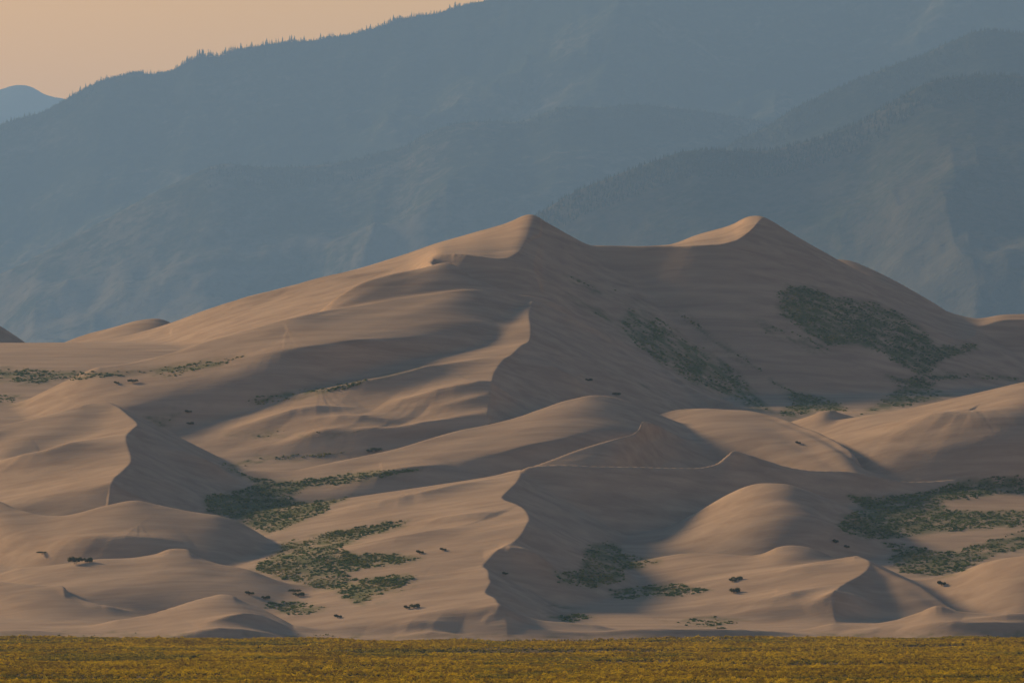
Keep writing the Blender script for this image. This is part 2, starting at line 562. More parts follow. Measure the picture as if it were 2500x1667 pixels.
# ---- middle ridges
raise_to(curtain([(520, 1160, 3), (593, 1150, 3), (727, 1146, 4), (804, 1131, 6), (953, 1098, 9), (1106, 1058, 12), (1236, 1027, 15), (1317, 1000, 17), (1393, 976, 19), (1458, 965, 20), (1508, 972, 19),
               (1546, 985, 17), (1604, 1010, 14), (1680, 1040, 9), (1760, 1060, 4)], 0.3, 0.2, r=2))
raise_to(curtain([(1600, 1015, 6), (1640, 1003, 8), (1696, 998, 10), (1772, 1000, 11), (1830, 1004, 11), (1891, 1018, 11), (1944, 1037, 11), (2013, 1064, 11), (2059, 1090, 10), (2090, 1117, 8), (2105, 1148, 4)], 0.4, 0.16, r=4))
raise_to(curtain([(1980, 1042, 2), (2030, 1030, 6), (2090, 1018, 9), (2212, 998, 12), (2327, 972, 16), (2500, 933, 22), (2650, 900, 26), (2900, 880, 28)], 0.3, 0.13, r=2, lf=70))
raise_to(curtain([(1925, 1030, 3), (1980, 1015, 7), (2010, 1005, 9), (2027, 1003, 10), (2050, 1009, 8), (2113, 1027, 3)], 0.3, 0.25, r=1))
raise_to(curtain([(1040, 1204, 3), (1120, 1187, 5.5), (1200, 1168, 9), (1269, 1148, 13), (1336, 1125, 15), (1412, 1098, 17), (1489, 1075, 19), (1540, 1060, 20), (1560, 1046, 20), (1568, 1030, 20), (1604, 1037, 16), (1642, 1056, 12), (1676, 1073, 8), (1740, 1090, 5)], 0.14, 0.33, r=0.5))
# ---- long level crest with the deep shaded face
raise_to(curtain([(1262, 1156, 2328), (1280, 1142, 2329), (1297, 1138, 2331), (1336, 1135, 2333), (1451, 1138, 2341), (1565, 1140, 2351), (1650, 1142, 2359), (1715, 1141, 2365), (1745, 1134, 2369), (1775, 1112, 2376), (1791, 1101, 2381), (1830, 1111, 2385),
               (1925, 1140, 2388), (1964, 1146, 2392), (2082, 1152, 2402), (2155, 1167, 2407), (2197, 1175, 2412), (2327, 1178, 2422)], 0.2, 0.5, r=0.5))
# ---- lower spine
raise_to(spine([(1236, 1499, 6), (1217, 1480, 8), (1211, 1469, 9), (1202, 1455, 9), (1177, 1444, 9), (1185, 1436, 10), (1196, 1423, 11), (1190, 1411), (1190, 1398), (1186, 1388, 12), (1172, 1381, 12), (1194, 1362, 13),
               (1221, 1344, 14), (1246, 1335, 15), (1255, 1323, 16), (1271, 1304, 17), (1286, 1277, 18), (1288, 1264, 18), (1280, 1247, 18), (1250, 1228, 17), (1222, 1218, 17),
               (1226, 1209, 17), (1252, 1186, 17), (1267, 1163, 17), (1269, 1146, 17)], 0.15, 0.52, calm=12, end=0.42), 1.2)
# ---- big dune on the left
raise_to(spine([(270, 1180, 17), (277, 1166, 17.5), (291, 1155), (306, 1140), (318, 1125), (314, 1106), (306, 1082), (308, 1064), (321, 1048), (335, 1037, 20.5),
               (320, 1022), (302, 1008), (285, 994), (268, 985, 20.5), (250, 984, 20.5)], 0.22, 0.5, calm=10, end=0.42), 1.5)
raise_to(curtain([(-300, 1110, 12), (-100, 1065, 15), (0, 1039, 16), (115, 1014, 18), (184, 995, 20), (207, 988, 20), (235, 985, 20), (268, 985, 20), (291, 998, 18), (383, 1041, 14), (436, 1067, 11), (536, 1129, 5), (600, 1172, 2)], 0.4, 0.2, r=2))
raise_to(curtain([(-200, 1180, 15), (-80, 1200, 14), (0, 1224, 13), (57, 1247, 12), (134, 1258, 12), (172, 1255, 13), (268, 1232, 15.5), (325, 1222, 16.5), (383, 1232, 16), (478, 1251, 14.5), (536, 1259, 14), (574, 1270, 12.5), (628, 1297, 9), (674, 1327, 5), (692, 1342, 2)], 0.3, 0.26, r=2.5))
raise_to(curtain([(60, 1385, 6), (140, 1378, 8), (230, 1367, 9), (325, 1362, 10), (383, 1352, 11), (413, 1341, 12), (452, 1341, 12), (478, 1356, 11), (536, 1377, 9.5), (612, 1392, 8.5), (689, 1419, 6), (746, 1434, 4), (823, 1449, 2)], 0.3, 0.18, r=2.5))
raise_to(curtain([(-200, 1405, 5), (0, 1421, 6), (77, 1427, 6), (153, 1431, 6), (165, 1444, 5), (199, 1463, 4), (249, 1476, 3)], 0.35, 0.2, r=0.8))
raise_to(curtain([(300, 1512, 2), (364, 1501, 3), (421, 1484, 5), (497, 1461, 7), (547, 1451, 8), (568, 1454, 8), (584, 1463, 7), (651, 1492, 4), (716, 1527, 1.5)], 0.35, 0.14, r=0.8))
raise_to(curtain([(1130, 1524, 2), (1200, 1509, 3.5), (1240, 1502, 4.5), (1294, 1511, 4), (1336, 1515, 3.5), (1401, 1521, 2.5), (1440, 1524, 2)], 0.3, 0.2, r=0.5, calm_u=4))
# ---- right foreground dunes
raise_to(curtain([(1620, 1290, 2), (1700, 1250, 5), (1780, 1205, 12), (1845, 1181, 16), (1887, 1178, 17), (1925, 1181, 17), (1964, 1193, 15), (2021, 1216, 12), (2098, 1252, 6), (2160, 1290, 2)], 0.35, 0.2, r=4))
raise_to(curtain([(1560, 1370, 2), (1657, 1353, 4), (1753, 1349, 6), (1868, 1348, 8), (1895, 1336, 9), (1925, 1331, 10), (1964, 1334, 9), (2021, 1355, 7), (2080, 1390, 3)], 0.3, 0.16, r=1.5))
raise_to(spine([(2030, 1462, 6), (2040, 1450, 7), (2059, 1423, 9), (2098, 1404, 10), (2117, 1388, 11), (2122, 1374, 12), (2113, 1365, 12), (2086, 1357, 12)], 0.16, 0.45, reach=120, end=0.4, back=0.02))
raise_to(curtain([(2086, 1360, 12), (2122, 1374, 12), (2174, 1396, 10), (2251, 1434, 7), (2323, 1484, 3), (2380, 1510, 1)], 0.3, 0.3, r=0.5))
raise_to(curtain([(2180, 1440, 2), (2231, 1419, 4), (2327, 1400, 7), (2404, 1373, 11), (2500, 1356, 15), (2620, 1335, 18), (2850, 1330, 18)], 0.3, 0.3, r=3))
raise_to(curtain([(2040, 1521, 2.5), (2136, 1522, 3), (2193, 1511, 4), (2251, 1492, 6), (2285, 1478, 8), (2327, 1488, 7), (2404, 1497, 6), (2500, 1498, 6), (2700, 1500, 6)], 0.3, 0.2, r=0.8))
# ---- lesser ridges, ribs on the slip faces and low dunes along the front
for pts, A, wp, wn, r in (
    ([(820, 1432), (900, 1420), (1030, 1400), (1110, 1392), (1187, 1387)], 2.0, 10, 9, 1),
    ([(800, 1345), (900, 1322), (1000, 1306), (1100, 1290), (1180, 1272)], 2.0, 12, 10, 1.2),
    ([(880, 1235), (960, 1222), (1060, 1200), (1140, 1180), (1215, 1165)], 2.2, 10, 8, 1),
    ([(440, 1105), (560, 1092), (700, 1085), (820, 1068), (940, 1052)], 2.0, 12, 10, 1.5),
    ([(-80, 1355), (40, 1345), (160, 1340), (260, 1345)], 2.0, 12, 10, 1.5),
    ([(1650, 1395), (1760, 1398), (1860, 1390), (1960, 1384), (2060, 1372)], 1.8, 10, 9, 1.2),
    ([(1700, 1470), (1820, 1462), (1930, 1452), (2010, 1440), (2050, 1425)], 2.0, 9, 8, 1),
    ([(2120, 1110), (2240, 1098), (2380, 1092), (2560, 1070)], 2.5, 16, 16, 3),
    ([(2050, 1043), (2136, 1029), (2251, 1010), (2365, 993), (2500, 972), (2600, 955)], 4.5, 12, 14, 2),
    ([(1297, 1077), (1325, 1060), (1351, 1041), (1386, 1018), (1405, 997), (1410, 985)], 2.5, 9, 5, 0.8),
    ([(1130, 1295), (1170, 1268), (1215, 1252), (1240, 1246)], -2.5, 8, 8, 4),
    ([(1293, 846), (1294, 825), (1291, 799), (1288, 773), (1291, 755)], 4.0, 5, 2.5, 0.3),
    ([(1248, 1333), (1256, 1323), (1271, 1304), (1285, 1280), (1287, 1264), (1279, 1248)], 2.0, 5, 3, 0.5),
    ([(330, 828), (415, 790), (497, 760), (574, 735), (689, 704), (800, 677), (904, 650), (1010, 615)], 3.0, 8, 14, 3),
    ([(700, 708), (800, 680), (900, 656), (985, 642), (1043, 633)], 3.0, 14, 9, 1.5),
    ([(57, 842), (115, 865), (191, 884), (268, 887), (344, 881)], 3.5, 14, 14, 1.5),
    ([(560, 880), (612, 872), (651, 868), (727, 857), (804, 845), (900, 824), (1053, 791), (1155, 771), (1265, 750)], 6.5, 18, 14, 1.2),
    ([(600, 985), (700, 965), (800, 948), (953, 918), (1068, 891), (1217, 868)], 5.0, 16, 12, 1.2),
    ([(930, 990), (991, 976), (1068, 954), (1144, 937), (1167, 934), (1206, 943), (1236, 958), (1260, 975)], 5.0, 12, 12, 1.5),
    ([(436, 1067), (500, 1048), (574, 1033), (651, 1006), (708, 995), (804, 998), (890, 996)], 5.0, 14, 12, 1.5),
    ([(1040, 1000), (1120, 992), (1160, 980), (1206, 961), (1259, 966), (1300, 983), (1324, 998)], 4.5, 8, 9, 0.6),
    ([(1100, 1000), (1160, 994), (1213, 991), (1248, 995), (1290, 1012)], 2.5, 8, 9, 0.8),
    ([(700, 1030), (800, 1021), (857, 1018), (915, 1021), (961, 1029), (990, 1040)], 3.5, 12, 10, 1.5),
    ([(700, 1068), (800, 1056), (915, 1046), (1030, 1038), (1091, 1026), (1144, 1016), (1183, 1017), (1236, 1026)], 5.0, 10, 11, 1.2),
    ([(1106, 1132), (1183, 1119), (1259, 1102), (1336, 1077), (1412, 1056), (1489, 1039), (1527, 1021), (1550, 1014), (1566, 1025)], 4.0, 10, 9, 0.8),
    ([(700, 1208), (717, 1216), (755, 1226), (819, 1221), (857, 1212), (934, 1194), (1010, 1176), (1076, 1154), (1106, 1134), (1150, 1139), (1221, 1149)], 5.5, 14, 12, 0.8),
    ([(830, 1170), (900, 1162), (985, 1152), (1036, 1146), (1100, 1132)], 2.5, 10, 10, 1),
    ([(1000, 1280), (1068, 1266), (1144, 1245), (1202, 1227), (1222, 1218), (1240, 1222), (1298, 1235), (1374, 1268), (1431, 1297), (1474, 1321)], 4.5, 9, 9, 2.0),
    ([(1180, 1355), (1225, 1342), (1246, 1335), (1278, 1346), (1366, 1392)], 3.5, 7, 7, 2.0),
    ([(1130, 1392), (1172, 1381), (1187, 1388), (1259, 1427), (1336, 1465)], 3.5, 7, 7, 2.0),
    ([(1150, 1460), (1190, 1455), (1211, 1469), (1259, 1480), (1324, 1513)], 2.5, 6, 6, 0.5),
    ([(1270, 745), (1298, 741), (1366, 763), (1450, 800), (1540, 850)], 2.5, 6, 6, 2.0),
    ([(1225, 845), (1271, 842), (1297, 851), (1374, 891), (1451, 933), (1508, 974)], 5.0, 8, 8, 2.0),
    ([(300, 1030), (335, 1037), (421, 1083), (497, 1121), (555, 1148), (612, 1182)], 3.0, 7, 7, 2.0),
    ([(-150, 1155), (-80, 1140), (0, 1123), (115, 1102), (230, 1071), (302, 1057)], 5.0, 14, 15, 1.5),
    ([(-80, 1270), (0, 1276), (77, 1289), (184, 1318), (306, 1315), (400, 1318), (471, 1325)], 3.5, 12, 12, 1.5),
    ([(1900, 1222), (1925, 1228), (1964, 1247), (2021, 1281), (2059, 1300), (2098, 1312), (2166, 1318)], 3.0, 8, 8, 1),
    ([(1960, 1480), (2010, 1466), (2040, 1457), (2071, 1455), (2130, 1468)], 2.5, 7, 7, 0.6),
    ([(-60, 1546), (0, 1540), (60, 1532), (96, 1526), (184, 1528), (253, 1521), (330, 1530)], 1.6, 6, 5, 0.8),
    ([(184, 1523), (230, 1497), (246, 1494), (291, 1511), (337, 1526)], 2.2, 6, 5, 0.4),
    ([(320, 1528), (402, 1520), (478, 1513), (536, 1501), (566, 1490), (597, 1480), (640, 1500), (700, 1528)], 2.5, 7, 6, 0.5),
    ([(120, 1547), (184, 1546), (300, 1545), (402, 1543), (490, 1528), (536, 1530), (612, 1543), (700, 1552)], 1.8, 6, 5, 0.8),
    ([(560, 1548), (640, 1537), (720, 1530), (800, 1528), (880, 1536)], 1.5, 7, 5, 0.8),
    ([(892, 1537), (934, 1524), (972, 1520), (1030, 1522), (1125, 1532)], 1.4, 7, 6, 0.5),
    ([(960, 1553), (1049, 1538), (1118, 1535), (1183, 1540), (1259, 1549), (1374, 1555)], 2.0, 7, 5, 0.6),
    ([(1130, 1530), (1183, 1527), (1230, 1526), (1310, 1536), (1374, 1545), (1451, 1540), (1565, 1536), (1700, 1534), (1830, 1536), (1944, 1540), (2044, 1545)], 1.8, 6, 5, 0.6),
    ([(1380, 1526), (1420, 1516), (1458, 1510), (1520, 1510), (1590, 1520), (1650, 1533)], 2.0, 7, 6, 0.6),
    ([(1880, 1540), (1929, 1535), (1983, 1524), (2059, 1521), (2136, 1526), (2200, 1536)], 1.8, 7, 5, 0.6),
    ([(2150, 1540), (2230, 1530), (2300, 1522), (2360, 1519), (2450, 1524), (2560, 1532)], 1.8, 7, 5, 0.6),
    ([(2350, 1510), (2420, 1500), (2500, 1500), (2620, 1506)], 1.8, 7, 5, 0.6),
):
    wave(pts, A * (1.45 if pts[0][1] > 1505 else 1.0), wp, wn, r, taper=(1.7, 1.2))

# wind-combed unevenness of the sand: long low swells and faint streaks running down to the left
Z += (0.40 * fbm(GX / 38.0, (GY - 0.6 * GX) / 30.0, 3, 11)).astype(np.float32)
Z += (0.035 * fbm((GX + 0.25 * GY) / 22.0, (GY - 0.5 * GX) / 3.2, 2, 21)).astype(np.float32)
# outside the frame the dune field sinks into the plain
fade = sstep(-1500, -500, UU) * (1 - sstep(3000, 4000, UU)) * (1 - sstep(3260, 3480, DD))
Z = (-6 + (Z + 6) * fade).astype(np.float32)

def raycast_many(u, v):
    """depth at which the rays of many pixels meet the sand"""
    out = np.zeros(len(u))
    for a in range(0, len(u), 4000):
        uu, vv = u[a:a + 4000], v[a:a + 4000]
        j = np.clip(np.searchsorted(U, uu), 1, len(U) - 1)
        t = ((uu - U[j - 1]) / (U[j] - U[j - 1])).astype(np.float32)
        col = Z[:, j - 1] * (1 - t) + Z[:, j] * t
        f = col - (CAM_H + (VH - vv)[None, :] * P * D[:, None])
        i = np.argmax(f > 0, axis=0)
        i = np.where(f[i, np.arange(len(uu))] > 0, i, 0)
        k = np.clip(i, 1, None)
        f0, f1 = f[k - 1, np.arange(len(uu))], f[k, np.arange(len(uu))]
        d = D[k - 1] + (D[k] - D[k - 1]) * np.clip(-f0 / np.where(f1 - f0 == 0, 1, f1 - f0), 0, 1)
        out[a:a + 4000] = np.where(i > 0, d, 0)
    return out

def ground_z(x, y):
    u = 1250 + x / (P * y)
    j = np.clip(np.searchsorted(U, u), 1, len(U) - 1)
    i = np.clip(np.searchsorted(D, y), 1, len(D) - 1)
    a = (u - U[j - 1]) / (U[j] - U[j - 1])
    b = (y - D[i - 1]) / (D[i] - D[i - 1])
    return (Z[i - 1, j - 1] * (1 - a) * (1 - b) + Z[i - 1, j] * a * (1 - b) + Z[i, j - 1] * (1 - a) * b + Z[i, j] * a * b)

# ---- where grass and scrub grow in the hollows
PATCHES = [   # outline in frame pixels, share of cover, share of yellow grass, direction of its streaks (degrees from level, down to the right)
    ([(500, 1222), (500, 1205), (551, 1205), (602, 1194), (622, 1179), (589, 1161), (538, 1138), (560, 1140), (615, 1164), (679, 1173), (755, 1168), (857, 1155), (934, 1148), (1031, 1143), (959, 1161), (857, 1179),
      (755, 1187), (737, 1202), (704, 1210), (722, 1222), (755, 1225), (806, 1219), (857, 1211), (806, 1233), (793, 1250), (730, 1276), (658, 1304), (622, 1289), (551, 1258), (508, 1250)], 0.95, 0.35, -8),
    ([(681, 1321), (737, 1317), (781, 1302), (857, 1289), (934, 1276), (1000, 1270), (985, 1284), (908, 1307), (857, 1327), (832, 1340), (883, 1355), (959, 1352), (1033, 1361), (985, 1375), (883, 1388), (832, 1398),
      (883, 1419), (985, 1403), (1023, 1401), (997, 1424), (921, 1452), (883, 1477), (832, 1460), (819, 1439), (755, 1432), (679, 1409), (615, 1388), (653, 1363), (679, 1342)], 0.72, 0.40, -8),
    ([(781, 1302), (857, 1289), (934, 1276), (985, 1272), (940, 1290), (870, 1302), (800, 1318)], 0.9, 0.8, -8),
    ([(760, 1370), (857, 1352), (959, 1352), (1033, 1361), (985, 1373), (883, 1384)], 0.8, 0.5, -4),
    ([(832, 1440), (900, 1412), (985, 1403), (960, 1414), (880, 1440)], 0.9, 0.3, -10),
    ([(638, 1480), (666, 1467), (717, 1467), (793, 1483), (755, 1498), (704, 1498)], 0.75, 0.5, 0),
    ([(543, 1134), (612, 1117), (727, 1109), (842, 1102), (857, 1107), (765, 1119), (651, 1129), (574, 1140)], 0.5, 0.6, -6),
    ([(-20, 897), (115, 903), (268, 908), (383, 899), (459, 887), (593, 870), (555, 887), (421, 918), (344, 912), (191, 926), (77, 937), (-20, 933)], 0.7, 0.3, -5),
    ([(597, 981), (651, 964), (727, 951), (815, 941), (900, 926), (1028, 898), (900, 931), (842, 949), (727, 972), (631, 989)], 0.55, 0.5, -9),
    ([(356, 1019), (436, 1010), (421, 1041), (383, 1044)], 0.30, 0.1, 0),
    ([(-20, 960), (50, 965), (60, 985), (-20, 990)], 0.35, 0.1, 0),
    ([(555, 1063), (651, 1052), (727, 1054), (651, 1071)], 0.28, 0.3, 0),
    ([(680, 1068), (760, 1058), (880, 1054), (800, 1068)], 0.16, 0.3, 0),
    ([(400, 992), (470, 985), (560, 985), (590, 992), (480, 1000)], 0.12, 0.3, 0),
    ([(1378, 670), (1425, 686), (1479, 718), (1452, 715), (1400, 690)], 0.42, 0, 30),
    ([(1383, 718), (1463, 755), (1495, 787), (1436, 761)], 0.5, 0, 30),
    ([(1460, 690), (1540, 720), (1600, 760), (1530, 730)], 0.22, 0, 30),
    ([(1537, 745), (1590, 771), (1644, 805), (1700, 842), (1772, 884), (1812, 920), (1850, 965), (1885, 1006), (1850, 1000), (1753, 962), (1677, 926), (1600, 880), (1540, 830), (1505, 795)], 0.62, 0.05, 32),
    ([(1657, 757), (1715, 796), (1772, 842), (1814, 868), (1868, 907), (1840, 900), (1753, 849), (1677, 788)], 0.34, 0, 32),
    ([(1826, 773), (1887, 788), (1964, 815), (2040, 853), (2013, 868), (1944, 845), (1868, 811)], 0.3, 0, 26),
    ([(1899, 715), (1925, 697), (1983, 698), (2021, 723), (2136, 738), (2193, 761), (2270, 822), (2289, 842), (2385, 838), (2385, 853), (2289, 884), (2270, 914), (2231, 914), (2155, 865), (2097, 842), (2021, 842), (1964, 811), (1906, 769)], 0.72, 0.03, 24),
    ([(2155, 910), (2212, 922), (2251, 914), (2327, 907), (2520, 926), (2520, 933), (2365, 922), (2289, 930), (2270, 949), (2327, 964), (2212, 991), (2097, 1014), (2136, 991), (2193, 945)], 0.6, 0.08, 8),
    ([(1883, 926), (1918, 945), (1983, 964), (2052, 983), (2082, 1002), (2002, 1002), (1925, 1025), (1898, 1010), (1937, 983)], 0.8, 0.1, 14),
    ([(1565, 937), (1623, 960), (1680, 995), (1623, 995)], 0.22, 0, 30),
    ([(2230, 1205), (2319, 1182), (2365, 1170), (2520, 1157), (2520, 1200), (2420, 1210), (2300, 1225), (2320, 1245), (2520, 1247), (2520, 1282), (2400, 1290), (2280, 1300), (2166, 1316), (2098, 1312), (2060, 1298), (2042, 1280), (2060, 1258),
      (2105, 1240), (2070, 1210), (2140, 1212)], 0.85, 0.1, -3),
    ([(2155, 1325), (2240, 1335), (2300, 1350), (2370, 1335), (2420, 1310), (2520, 1290), (2520, 1335), (2400, 1368), (2345, 1395), (2290, 1408), (2200, 1395), (2170, 1370), (2180, 1345)], 0.72, 0.2, -6),
    ([(1428, 1331), (1473, 1320), (1508, 1331), (1527, 1350), (1611, 1369), (1565, 1385), (1519, 1392), (1527, 1415), (1451, 1434), (1366, 1423), (1351, 1392), (1412, 1396), (1428, 1358)], 0.75, 0.15, 12),
    ([(1370, 1400), (1440, 1398), (1500, 1400), (1490, 1418), (1400, 1420)], 0.8, 0.85, 0),
    ([(1481, 1438), (1565, 1430), (1642, 1423), (1738, 1438), (1696, 1450), (1638, 1457), (1565, 1461), (1496, 1461)], 0.6, 0.1, 0),
    ([(1340, 1500), (1431, 1498), (1450, 1504), (1397, 1519), (1343, 1508)], 0.55, 0.1, 0),
    ([(1347, 1473), (1412, 1484), (1400, 1494), (1340, 1482)], 0.2, 0.1, 0),
    ([(1600, 1511), (1634, 1513), (1745, 1503), (1822, 1515), (1784, 1532), (1677, 1532)], 0.3, 0.3, 0),
    ([(-30, 1550), (300, 1540), (600, 1546), (900, 1548), (1250, 1550), (1600, 1548), (2000, 1546), (2530, 1540), (2530, 1562), (-30, 1562)], 0.16, 0.6, 0),
    ([(860, 1480), (920, 1440), (1010, 1410), (1060, 1400), (1000, 1440), (930, 1470)], 0.10, 0.3, -10),
]
def inside(px_l, u, v):
    n = len(px_l)
    r = np.zeros(len(u), bool)
    for i in range(n):
        (x0, y0), (x1, y1) = px_l[i], px_l[(i + 1) % n]
        c = ((y0 > v) != (y1 > v)) & (u < (x1 - x0) * (v - y0) / ((y1 - y0) or 1e-9) + x0)
        r ^= c
    return r

COVER = np.zeros(Z.shape, np.float32)
VV = VH - (Z - CAM_H) / (P * GY)
def edge_distance(poly, u, v):
    e = np.full(u.shape, 1e9)
    for i in range(len(poly)):
        (x0, y0), (x1, y1) = poly[i], poly[(i + 1) % len(poly)]
        t = np.clip(((u - x0) * (x1 - x0) + (v - y0) * (y1 - y0)) / ((x1 - x0) ** 2 + (y1 - y0) ** 2 + 1e-9), 0, 1)
        e = np.minimum(e, np.hypot((u - x0 - t * (x1 - x0)) * 0.6, v - y0 - t * (y1 - y0)))
    return e
for k, (poly, cover, yel, ang) in enumerate(PATCHES):
    q = np.array(poly, float)
    (ua, va), (ub, vb) = q.min(0) - 20, q.max(0) + 20
    c0, c1 = np.searchsorted(U, (ua, ub))
    sub = (slice(None), slice(c0, c1))
    near = (VV[sub] > va) & (VV[sub] < vb)
    r_, c_ = np.nonzero(near)
    u_, v_ = UU[sub][near], VV[sub][near].astype(float)
    ins = inside(poly, u_, v_)
    e = edge_distance(poly, u_, v_) * np.where(ins, 1, -1)
    a = math.radians(ang)
    s_, w_ = u_ * math.cos(a) + v_ * math.sin(a), -u_ * math.sin(a) + v_ * math.cos(a)
    n_ = fbm(s_ / 30.0, w_ / 6.0, 4, 500 + k)
    c = sstep(-9, 14, e + 7 * n_) * np.clip(cover * 0.95 + 0.9 * n_, 0, 1)
    COVER[r_, c_ + c0] = np.maximum(COVER[r_, c_ + c0], c)

# sand: pale tan, with faint mineral streaks combed by the wind and a fine ripple relief
m = NT("sand")
pos = m.pos()
v1 = m.mapping(pos, scale=(0.02, 0.10, 0.22), rot=(0, 0, math.radians(24)))
n1 = m.noise(v1, 1.0, 5, 0.6, 0.4)
n2 = m.noise(m.mapping(pos, scale=(0.006, 0.008, 0.012)), 1.0, 3, 0.5)
col = m.ramp(n1, [(0.34, (0.325, 0.250, 0.172)), (0.66, (0.490, 0.388, 0.268))])
col = m.mix(m.math('MULTIPLY', n2, 0.5), col, (0.43, 0.315, 0.212))
n3 = m.noise(m.mapping(pos, scale=(0.10, 0.9, 0.9), rot=(0, 0, math.radians(20))), 1.0, 4, 0.6)
at = m.n("ShaderNodeAttribute", attribute_name="cover")
turf = m.ramp(m.noise(m.mapping(pos, scale=(0.05, 0.03, 0.05)), 1.0, 4, 0.6), [(0.35, (0.062, 0.100, 0.030)), (0.7, (0.125, 0.155, 0.042))])
col = m.mix(m.math('MULTIPLY', at.outputs['Fac'], 0.85), col, turf)
m.bsdf(col, 0.95, 0.05, n3, dist=0.5, strength=0.25)
SAND = m.m
dunes = grid_mesh("sand_dunes", GX, GY, Z, SAND)
dunes.data.attributes.new("cover", 'FLOAT', 'POINT').data.foreach_set("value", COVER.ravel())
dunes["kind"] = "structure"

# ------------------------------------------------------------------ the plain
def plain_z(x, y):
    far = sstep(1500, 1980, y)
    return 0.75 * fbm(x / 75.0, y / 60.0, 3, 71) * sstep(300, 900, y) + far * (1.0 * fbm(x / 34.0, y / 400.0, 4, 77, gain=0.6))
m = NT("plain_soil")
n = m.noise(m.mapping(m.pos(), scale=(0.06, 0.06, 0.06)), 1.0, 5, 0.6)
m.bsdf(m.ramp(n, [(0.3, (0.055, 0.042, 0.010)), (0.7, (0.12, 0.085, 0.016))]), 0.95, 0.05)
py = np.concatenate([np.linspace(-300, 900, 16)[:-1], np.linspace(900, 2100, 100)[:-1], np.linspace(2100, 40000, 24)])
px_ = np.concatenate([np.linspace(-8000, -300, 14)[:-1], np.linspace(-300, 300, 90), np.linspace(300, 8000, 14)[1:]])
PX, PY = np.meshgrid(px_, py)
plain = grid_mesh("plain", PX, PY, plain_z(PX, PY) * (PY < 2100) * (np.abs(PX) < 400) - 0.004, m.m)
plain["kind"] = "structure"

# ------------------------------------------------------------------ the mountains
def mountain(name, line, dist, front, slope, seed, mat, amp=1.0, step=6, nrow=90, rough=5.0):
    line = np.array(line, float)
    u = np.arange(-700, 3201, step)
    dense = catmull(np.c_[line, np.zeros(len(line))], 8)
    o = np.argsort(dense[:, 0])
    v = np.interp(u, dense[o, 0], dense[o, 1])
    zc = CAM_H + (VH - v) * P * dist
    t = np.concatenate([np.linspace(-1200, 0, 10)[:-1], front * np.linspace(0, 1, nrow) ** 1.15])   # metres in front of the crest
    UM, T = np.meshgrid(u, t)
    X = (UM - 1250) * P * dist
    Y = dist - T
    tf = np.clip(T, 0, None)
    g = ridged(X / 900.0, Y / 1500.0, 5, seed) - 0.55           # spurs and gullies running down the face
    g2 = fbm(X / 170.0, Y / 240.0, 4, seed + 40)
    grow = np.clip(tf / 700.0, 0, 1)
    Zm = zc[None, :] - slope * tf + 0.000012 * tf ** 2 - np.clip(-T, 0, None) * 0.5
    Zm = Zm + amp * grow * (230 * g + 45 * g2) + rough * amp * fbm(X / 38.0, Y / 38.0, 2, seed + 60) * np.clip(tf / 60, 0.25, 1)
    o = grid_mesh(name, X, Y, np.maximum(Zm, -40), mat)
    o["kind"] = "structure"
    return u, zc, Zm

def mountain_mat(name, pale, scale, seed):
    """dark conifer forest broken by pale grass and rock; lower slopes lightened to paint in haze glow"""
    m = NT(name)
    pos = m.pos()
    sep = m.n("ShaderNodeSeparateXYZ")
    m.l(pos, sep.inputs[0])
    low = m.n("ShaderNodeMapRange")  # raises the pale share near the foot: haze brightness put into the colour
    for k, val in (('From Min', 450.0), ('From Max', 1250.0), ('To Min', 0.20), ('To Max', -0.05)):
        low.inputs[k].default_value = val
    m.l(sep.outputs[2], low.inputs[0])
    big = m.noise(m.mapping(pos, scale=(1 / 420, 1 / 420, 1 / 420)), 1.0, 5, 0.62, 0.8)
    fine = m.noise(m.mapping(pos, scale=(scale, scale, scale)), 1.0, 4, 0.7)
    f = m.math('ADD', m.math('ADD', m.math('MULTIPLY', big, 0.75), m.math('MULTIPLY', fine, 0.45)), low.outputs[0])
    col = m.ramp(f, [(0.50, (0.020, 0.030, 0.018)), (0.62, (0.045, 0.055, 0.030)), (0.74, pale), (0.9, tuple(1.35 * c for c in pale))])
    m.bsdf(col, 1.0, 0.0, fine, dist=10.0, strength=0.5)
    return m.m
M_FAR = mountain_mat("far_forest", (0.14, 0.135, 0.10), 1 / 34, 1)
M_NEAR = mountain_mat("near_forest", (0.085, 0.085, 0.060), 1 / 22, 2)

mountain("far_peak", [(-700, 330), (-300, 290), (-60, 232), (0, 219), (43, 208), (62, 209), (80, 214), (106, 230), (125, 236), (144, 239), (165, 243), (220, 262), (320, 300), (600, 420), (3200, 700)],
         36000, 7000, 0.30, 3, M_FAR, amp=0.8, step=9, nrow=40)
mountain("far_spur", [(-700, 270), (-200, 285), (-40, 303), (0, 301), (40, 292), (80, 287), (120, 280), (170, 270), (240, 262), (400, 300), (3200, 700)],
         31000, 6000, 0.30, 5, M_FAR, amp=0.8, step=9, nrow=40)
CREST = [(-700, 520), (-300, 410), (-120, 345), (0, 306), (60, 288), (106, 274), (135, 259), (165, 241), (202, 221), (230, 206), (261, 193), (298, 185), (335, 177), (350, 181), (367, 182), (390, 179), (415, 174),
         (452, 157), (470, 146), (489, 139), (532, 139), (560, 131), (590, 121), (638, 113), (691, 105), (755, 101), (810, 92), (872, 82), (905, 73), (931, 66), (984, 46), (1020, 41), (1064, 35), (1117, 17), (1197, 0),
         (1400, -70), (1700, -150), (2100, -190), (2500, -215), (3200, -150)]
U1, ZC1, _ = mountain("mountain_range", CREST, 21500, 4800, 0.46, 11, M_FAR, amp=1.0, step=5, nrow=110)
FORESTS = []
